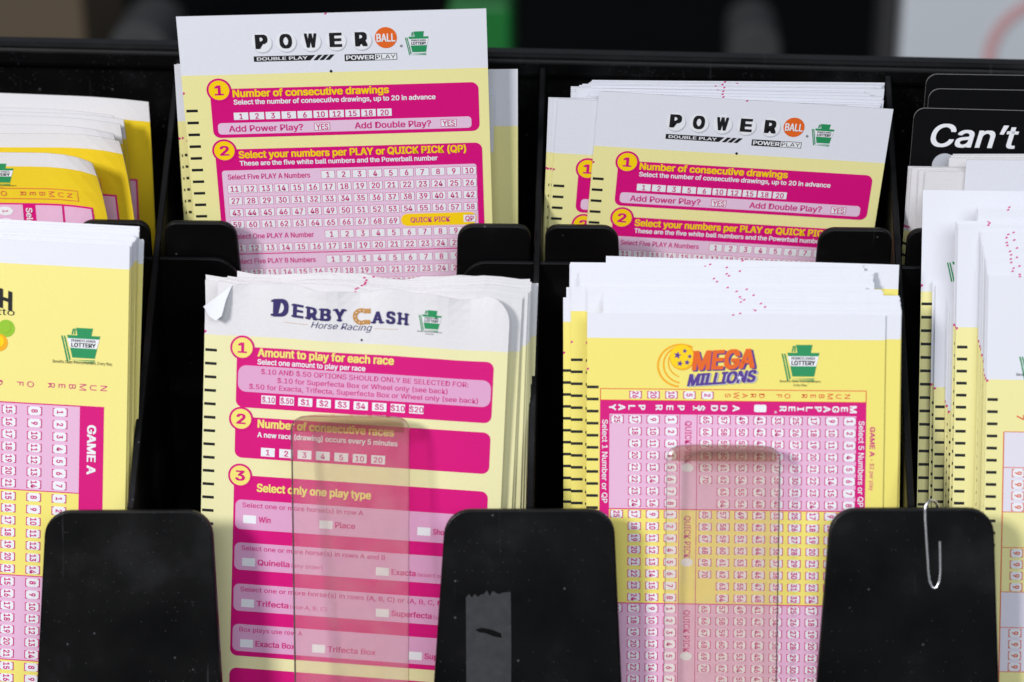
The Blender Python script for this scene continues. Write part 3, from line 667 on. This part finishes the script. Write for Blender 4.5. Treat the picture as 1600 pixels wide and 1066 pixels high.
# ================================================================== lower tier, left: yellow lotto slip cut by the frame
Lt = Slip((-.19124, .03359, .06252), (.05938, .01959, -.05293), .0857, floor=FLOOR_F, warp=ripple(.12, .04, .05, .4))
rootL = empty('playslip', Lt.matrix())
Lt.sheet('sheet', rootL, ['paper', 'yellow_lotto'], 6.0, marks=None)
def lpx(px, py):    # pixel -> layout units of this slip
    q = Lt.matrix().inverted() @ hit(px, py, Lt.O, Lt.n); return q.x/Lt.k, Lt.H-q.y/Lt.k
P = 'header_logo'
uh, vh = lpx(9, 482); 
for ch, du, dv, ti in (('H', 0, 0, -.35), ('C', -3.6, -3.0, -.6), ('T', -7.6, -4.6, -.3), ('A', -12, -5.0, 0), ('M', -17, -4.6, .3)):
    Lt.text(P, ch, uh+du, vh+dv, 4.6, 'ink_black', 3, .05, 3.5, 'c', tilt=ti*.8)
u, v = lpx(23, 493); Lt.text(P, 'lotto', u, v, 1.7, 'ink_black', 3, .01, 7.5, 'r')
for px, py, c in ((10, 513, 'ink_lime'), (-1, 535, 'ink_amber')):
    u, v = lpx(px, py); Lt.disc(P, u, v, 2.25, c, 2 if c == 'ink_lime' else 3, 28); Lt.disc(P, u-.3, v-.4, 1.6, 'ink_yellow' if c == 'ink_amber' else 'ink_lime', 4)
u, v = lpx(98, 511); keystone(Lt, 'lottery_emblem', u, v, 9.6, 8.4, False)
u, v = lpx(129, 569); Lt.text('lottery_emblem', 'Benefits Older Pennsylvanians, Every Day.', u, v, .75, 'ink_black', 3, .008, 15.5, 'c')
u0, v0 = lpx(162, 607); vertical_letters(Lt, 'section_text', 'NUMBER OF DRAWS', u0, v0, 2.72, 1.7, 'magenta_text', 3, .004)
uR, vT = lpx(162.5, 638); uS = uR-6.3; gy = vT
Lt.rect('section_panel', uS, vT, uR, Lt.H-4, 'magenta', 1)
Lt.rect('section_panel', 4, vT-.3, uR, vT, 'magenta', 2)
for g in range(4):
    h = 22.6; Lt.rect('section_panel', 4, gy, uS, gy+h, 'pink' if g % 2 == 0 else 'yellow_mid', 1); Lt.rect('section_panel', 4, gy+h-.12, uS, gy+h+.12, 'magenta', 2)
    Lt.text('section_text', 'GAME '+'ABCD'[g], uS+2.1, gy+4.6, 2.15, 'ink_white', 3, .035, 12.9, rot=90)
    for r in range(7):
        for j in range(7): bracket_box(Lt, 'number_boxes', str(1+7*j+r), uS-5.1-6.65*j, gy+1.7+3.2*r, 3.6, 2.2, 1.55)
    gy += h
Lt.build(rootL)
tag(rootL, 'pale yellow lotto slip at the left edge with green emblem and pink game panels', 'playslip')
stack(Lt, [(206, 381, 'r'), (207, 378, 'r'), (209, 377, 'r'), (211, 374, 'r'), (213, 371, 'r'), (210, 369, 'r'), (212, 367, 'r'), (216, 371, 'r', .6), (225, 376, 'r', .8), (224, 374, 'r', .9), (217, 362, 'r'), (218, 359, 'r'), (216, 357, 'r'), (218, 354, 'r')],
      ['paper', 'yellow_lotto'], 6.0, (30, 3.4, 0, 3.3), 'pale slip with white top in the stack behind the left lotto slip', 'slips behind the left lotto slip', z0=.8, dz=.7, names={8: 'slip sticking out farthest right behind the left lotto slip', 13: 'rearmost slip reaching highest behind the left lotto slip'})

# ================================================================== upper tier, left: deep yellow slips curling forward
def curl(k0, u0):
    def w(u, v, h):
        if u > u0:
            k = k0*math.exp(-max(v, 0)/26.0)+1e-4; a = k*(u-u0)
            nu = u0+math.sin(a)/k - h*math.sin(a); h = (1-math.cos(a))/k + h*math.cos(a); u = nu
        return u, v, h
    return w
for (px, py, roll, k0, u0, y, detail, lab) in (
        (172, 240, 0, .047, 62, .0720, 1, 'deep yellow slip with curled corner, frontmost in the upper left pocket'),
        (205, 213, .5, .036, 62, .0770, 1, 'deep yellow slip second from the front in the upper left pocket'),
        (195, 194, -.5, .030, 60, .0812, 0, 'deep yellow slip third from the front in the upper left pocket'),
        (197, 177, -1.2, .020, 60, .0846, 0, 'deep yellow slip fourth from the front in the upper left pocket'),
        (201, 172, -1.0, .018, 60, .0870, 0, 'deep yellow slip fifth from the front in the upper left pocket'),
        (184, 163, -1.5, .016, 60, .0890, 0, 'deep yellow slip sixth from the front in the upper left pocket'),
        (236, 141, -1.8, .012, 60, .0925, 1, 'deep yellow slip rearmost in the upper left pocket, reaching highest')):
    rv = (R(17), 0, R(0)); S = Slip((0, y, .1), rv, .0830, H=150, warp=curl(k0, u0))
    P0 = hit(px, py, Vector((0, y, .08)), S.n); P0 = P0-S.eu*S.W
    S.H = (P0.z-FLOOR_B)/(S.up.z*S.k)-1.5; S.O = P0
    root = empty('playslip', S.matrix(P0, R(-roll)))
    S.sheet('sheet', root, ['paper_old', 'yellow_deep'], 6.0 if k0 < .03 else 4.0)
    if detail:
        w0 = 0 if k0 > .04 else 2.4 if k0 > .03 else 9.0; keystone(S, 'lottery_emblem', 45.5, 3.2+w0, 9.6, 6.0)
        S.frame('section_panel', 4, 10.2+w0, 73.5, 13.4+w0, .2, 'label_orange', 4); vertical_letters(S, 'section_text', 'NUMBER OF DRAWS', 70.8, 11.8+w0, 2.7, 1.6, 'label_orange', 5, .01)
        S.rect('section_panel', 4, 14.6+w0, 78.0, 80, 'magenta', 4); S.rect('section_panel', 4.3, 15.0+w0, 57, 80, 'pink', 8)
        S.rect('section_panel', 60.6, 15.1+w0, 68.2, 80, 'pink', 8); S.rect('section_panel', 68.9, 15.1+w0, 77.5, 80, 'pink', 8)
        S.text('section_text', 'Select', 57.9, 15.9+w0, 1.7, 'ink_white', 11, .02, 7, rot=90)
        for r in range(4):
            for j in range(4): S.disc('section_text', 52-8.5*j, 16.9+w0+3.4*r, 2.2, 'ink_white', 11, 20, 1.3); S.text('section_text', str(1+8*j+r), 52-8.5*j-.7, 16.9+w0+3.4*r, 1.5, 'magenta_text', 13, .01, None, 'c', rot=90)
        S.build(root)
    tag(root, lab, 'playslip', 'deep yellow slips of the upper left pocket')

# ================================================================== lower tier, right: white and yellow slips cut by the frame
MARKS_R = (33.0, 3.27, .4, 3.2, 6, 9)
Rg = Slip((.11949, .03742, .05178), (-.05787, .0016, -.00016), .08078, floor=FLOOR_F, warp=ripple(.05, .05, .04, 3))
rootR = empty('playslip', Rg.matrix())
Rg.sheet('sheet', rootR, ['paper', 'yellow_pale'], 28.0, marks=MARKS_R)
keystone(Rg, 'lottery_emblem', 9.0, 19.5, 9.6, 8.6, False); Rg.text('lottery_emblem', 'Benefits Older Pennsylvanians.', 8.0, 26.9, .75, 'ink_black', 3, .008, 12)
P = 'section_panel'; v = 42.0
Rg.text('section_text', '7', 8.3, 37.4, 1.9, 'label_orange', 3, .02, rot=90)
for i in range(5):
    Rg.rect(P, 5.0, v, 78, v+9.6, 'lavender' if i % 2 == 0 else 'yellow_pale', 1); Rg.rect(P, 5.0, v+9.6, 78, v+21.6, 'lavender' if i % 2 == 0 else 'yellow_pale', 1)
    for q in (v, v+9.6): Rg.rect(P, 5.0, q-.1, 78, q+.1, 'label_orange', 2)
    for r in range(4):
        for j in range(4): bracket_box(Rg, 'number_boxes', str(9-2*j), 9.0+6.4*j, v+11.1+3.05*r, 3.2, 2.2, 1.7, 'label_orange')
    v += 21.6
Rg.rect(P, 4.8, 42.0, 5.1, Rg.H-4, 'label_orange', 2)
Rg.build(rootR)
tag(rootR, 'white-headed slip with orange number boxes at the right edge, front of its stack', 'playslip')
keys = [(1544-.75*i+random.uniform(-2.2, 1.2), 430-4.3*i+random.uniform(-1.2, 1.2)) for i in range(1, 17)]
stack(Rg, keys, ['paper', 'yellow_pale'], 28.0, MARKS_R, 'white slip in the dense block of sheets behind the right edge slip', 'dense block of slips at the right edge', z0=.5, dz=.32, variants=6)
stack(Rg, [(1497, 350), (1495, 347), (1493, 345), (1528, 326), (1526, 322)], ['paper', 'yellow_pale'], 28.0, MARKS_R, 'white slip with paired black side marks left of the dense right block', 'slips left of the dense right block', z0=6.2, dz=.7, names={4: 'white slip reaching highest just behind the dense right block', 3: 'white slip second highest just behind the dense right block'})
stack(Rg, [(1484, 482), (1481, 473), (1479, 466), (1462, 446), (1457, 440)], ['paper', 'yellow_pale'], 28.0, MARKS_R, 'low slip sunk into the right pocket, only its side marks showing', 'low slips sunk in the right pocket', z0=10.5, dz=1.0)
P0 = hit(1442, 297, Rg.O-Rg.n*.0165, Rg.n); R2 = Slip(P0, (-.05787, .0016, -.00016), Rg.W, floor=FLOOR_F, warp=Rg.warp)
rootR2 = empty('playslip', R2.matrix()); R2.sheet('sheet', rootR2, ['paper', 'yellow_pale'], 28.0, marks=(31.0, 3.7, .2, 3.3)); keystone(R2, 'lottery_emblem', 7.3, 17.8, 9.0, 8.0, False)
R2.rect('section_panel', 3.7, 36, 4.0, R2.H-4, 'label_orange', 2); R2.build(rootR2)
tag(rootR2, 'tall blank-headed white slip with a green emblem partly hidden, right pocket', 'playslip')
# upper tier behind them
R3 = Slip(hit(1510, 250, (0, .072, .08), Vector((0, -1, 0))), (R(17), 0, 0), .0825, floor=FLOOR_B, warp=ripple(.15, .05, .05, 3))
r3 = R3.sheet('playslip', None, ['paper', 'yellow_pale'], 18.5, marks=(22, 3.4, 0, 3.3)); r3.matrix_world = R3.matrix()
tag(r3, 'clean white slip in the upper right pocket below the black card lettering', 'playslip')
stack(R3, [(1446, 268, 'l', .5), (1436, 266, 'l', -.5), (1425, 262, 'l', .4), (1421, 261, 'l', .2), (1419, 260, 'l', .3), (1483, 247, 'l', -.6), (1486, 243, 'l', -.5), (1489, 241, 'l', -.6)], ['paper_old', 'yellow_pale'], 18.5, (22, 3.4, 0, 3.3),
      'handled greyish slip standing before the black lettered card', 'greyish slips before the black card', z0=1.2, dz=1.0)

# ================================================================== black lettered cards
def card(px, py, y, roll, label, letters=False):
    S = Slip((0, y, .1), (R(17), 0, 0), .0825, H=150); S.O = hit(px, py, Vector((0, y, .08)), S.n); S.H = (S.O.z-FLOOR_B)/(S.up.z*S.k)-1.5
    root = empty('lettered_card', S.matrix(S.O, R(roll)))
    ol = round_poly([(0, 0, 3.0), (82.5, 0, 3.0), (82.5, S.H, 3.0), (0, S.H, 3.0)], 6)
    S.sheet('card_sheet', root, ['card_black', 'card_black'], 20, outline=ol, thick=.6)
    if letters:
        S.text('card_lettering', 'Can’t', 4.6, 10.8, 6.4, 'ink_white', 2, .018, 23.8, shear=.2)
        S.disc('card_lettering', 9.5, 16.2, 3.4, 'ink_grey', 2)
        S.build(root)
    tag(root, label, 'card', 'black cards of the upper right pocket')
card(1429, 169, .0845, 1.0, 'black card with white italic lettering in the upper right pocket', True)
card(1452, 139, .0905, .5, 'blank black card directly behind the lettered card')
card(1448, 116, .0965, .4, 'rearmost blank black card in the upper right pocket')
bpy.data.objects.remove(_to)

# ================================================================== tape and paper clip on the front tabs
def fpt(px, py, off): return hit(px, py, NF*off, NF)
rnd = random.Random(3)
outer = [(729, 1120), (728, 934)]
for i in range(1, 15): outer.append((728+70*i/15, 932-10*i/15+(rnd.uniform(-5, 4) if i % 2 else rnd.uniform(0, 6))))
outer += [(798, 925), (799, 1020), (798, 1120)]
hole = [(743, 984), (752, 981), (764, 983), (774, 986), (783, 990), (784, 997), (772, 995), (760, 990), (748, 988)]
bm = bmesh.new(); ed = []
Oc = fpt(763, 1120, .0003)
for loop in (outer, hole):
    vs = [bm.verts.new(fpt(x, y, .0003)-Oc) for x, y in loop]
    ed += [bm.edges.new((vs[i], vs[(i+1) % len(vs)])) for i in range(len(vs))]
bmesh.ops.triangle_fill(bm, use_beauty=True, edges=ed)
ex = bmesh.ops.extrude_face_region(bm, geom=bm.faces[:]); bmesh.ops.translate(bm, vec=-NF*.00015, verts=[g for g in ex['geom'] if isinstance(g, bmesh.types.BMVert)])
t = bm_obj('tape_strip', bm, ['grey_tape']); t.location = Oc
tag(t, 'torn strip of dark grey tape stuck on the middle black tab', 'tape')
wp = [(1465, 800, -.0036), (1465.5, 793, -.0034), (1463, 786, -.0024), (1457, 782, -.001), (1450, 785, .0003), (1446, 793, .0006), (1445.5, 803, .0006), (1447, 835, .0006), (1449.5, 875, .0006), (1451.5, 902, .0006), (1454, 913, .0006), (1460, 919, .0006), (1466, 913, .0006), (1468.5, 902, .0006), (1469, 875, .0006), (1468.5, 846, .0007)]
cu = bpy.data.curves.new('paper_clip', 'CURVE'); cu.dimensions = '3D'; cu.bevel_depth = .00042; cu.bevel_resolution = 3; sp = cu.splines.new('BEZIER'); sp.bezier_points.add(len(wp)-1)
Oc = fpt(1460, 919, .0006)
for b, (x, y, off) in zip(sp.bezier_points, wp): b.co = fpt(x, y, off)-Oc; b.handle_left_type = b.handle_right_type = 'AUTO'
cu.use_fill_caps = True
to = bpy.data.objects.new('clip_curve', cu); COL.objects.link(to); bpy.context.view_layer.update()
me = bpy.data.meshes.new_from_object(to.evaluated_get(bpy.context.evaluated_depsgraph_get())); bpy.data.objects.remove(to)
me.materials.clear(); me.materials.append(MATS['steel_wire']); me.polygons.foreach_set('use_smooth', [True]*len(me.polygons))
o = bpy.data.objects.new('paper_clip', me); COL.objects.link(o); o.location = Oc
tag(o, 'silver wire paper clip hooked over the right black tab', 'paper clip')

# ================================================================== counter and the dim things behind the rack
o = mesh_obj('counter', [(-3, -1.5, BASE), (3, -1.5, BASE), (3, 6, BASE), (-3, 6, BASE)], [(0, 1, 2, 3)], ['counter_dark']); tag(o, None, None, None, 'structure')
def behind(name, x0, x1, ytop, Y, depth, mat, label, cat, r=.004):
    n = Vector((0, -1, 0)); a = hit(x0, ytop, (0, Y, 0), n); b = hit(x1, ytop, (0, Y, 0), n); z = max(a.z, b.z)
    ol = round_poly([(a.x, BASE+.0005), (a.x, z, r), (b.x, z, r), (b.x, BASE+.0005)])
    cx = (a.x+b.x)/2
    ol = [(x-cx, s-BASE) for x, s in ol]
    q = slab(name, ol, lambda x, s: Vector((x, 0, s)), n, depth, mat, bevel=.002); q.location = (cx, Y, BASE)
    return tag(q, label, cat) if label else q
behind('green_carton', 700, 797, 8, .52, .06, 'green_card', 'blurred green carton behind the tallest slip', 'carton')
behind('brown_carton', -120, 118, -120, .60, .10, 'brown_card', 'blurred brown carton in the dark at top left', 'carton', .01)
behind('grey_pouch', 165, 262, 38, .55, .05, 'grey_cloth', 'blurred grey pouch in the dark left of the tallest slip', 'pouch', .02)
behind('grey_cup', 1142, 1222, 40, .62, .05, 'grey_cloth', 'blurred grey rounded cup behind the rack, right of centre', 'cup', .03)
behind('dark_post', 1389, 1418, -160, .50, .03, 'dark_grey', 'blurred dark post beside the pale display board', 'post')
bd = empty('display_board'); q = behind('board', 1424, 1900, -160, .48, .02, 'panel_pale', None, None)
c = q.location.copy(); bd.location = c; q.parent = bd; q.location = (0, 0, 0)
ctr = hit(1640, 92, (0, .478, 0), Vector((0, -1, 0)))-c
vs, fs = [], []
for i in range(49):
    a = 2*math.pi*i/48
    for r_ in (.024, .030): vs.append((ctr.x+r_*math.cos(a), -.0015, ctr.z+r_*math.sin(a)))
for i in range(48): fs.append((2*i, 2*i+1, 2*i+3, 2*i+2))
mesh_obj('printed_ring', vs, fs, ['pink_print'], None, bd)
tag(bd, 'blurred pale display board with a faint pink ring at top right', 'board')
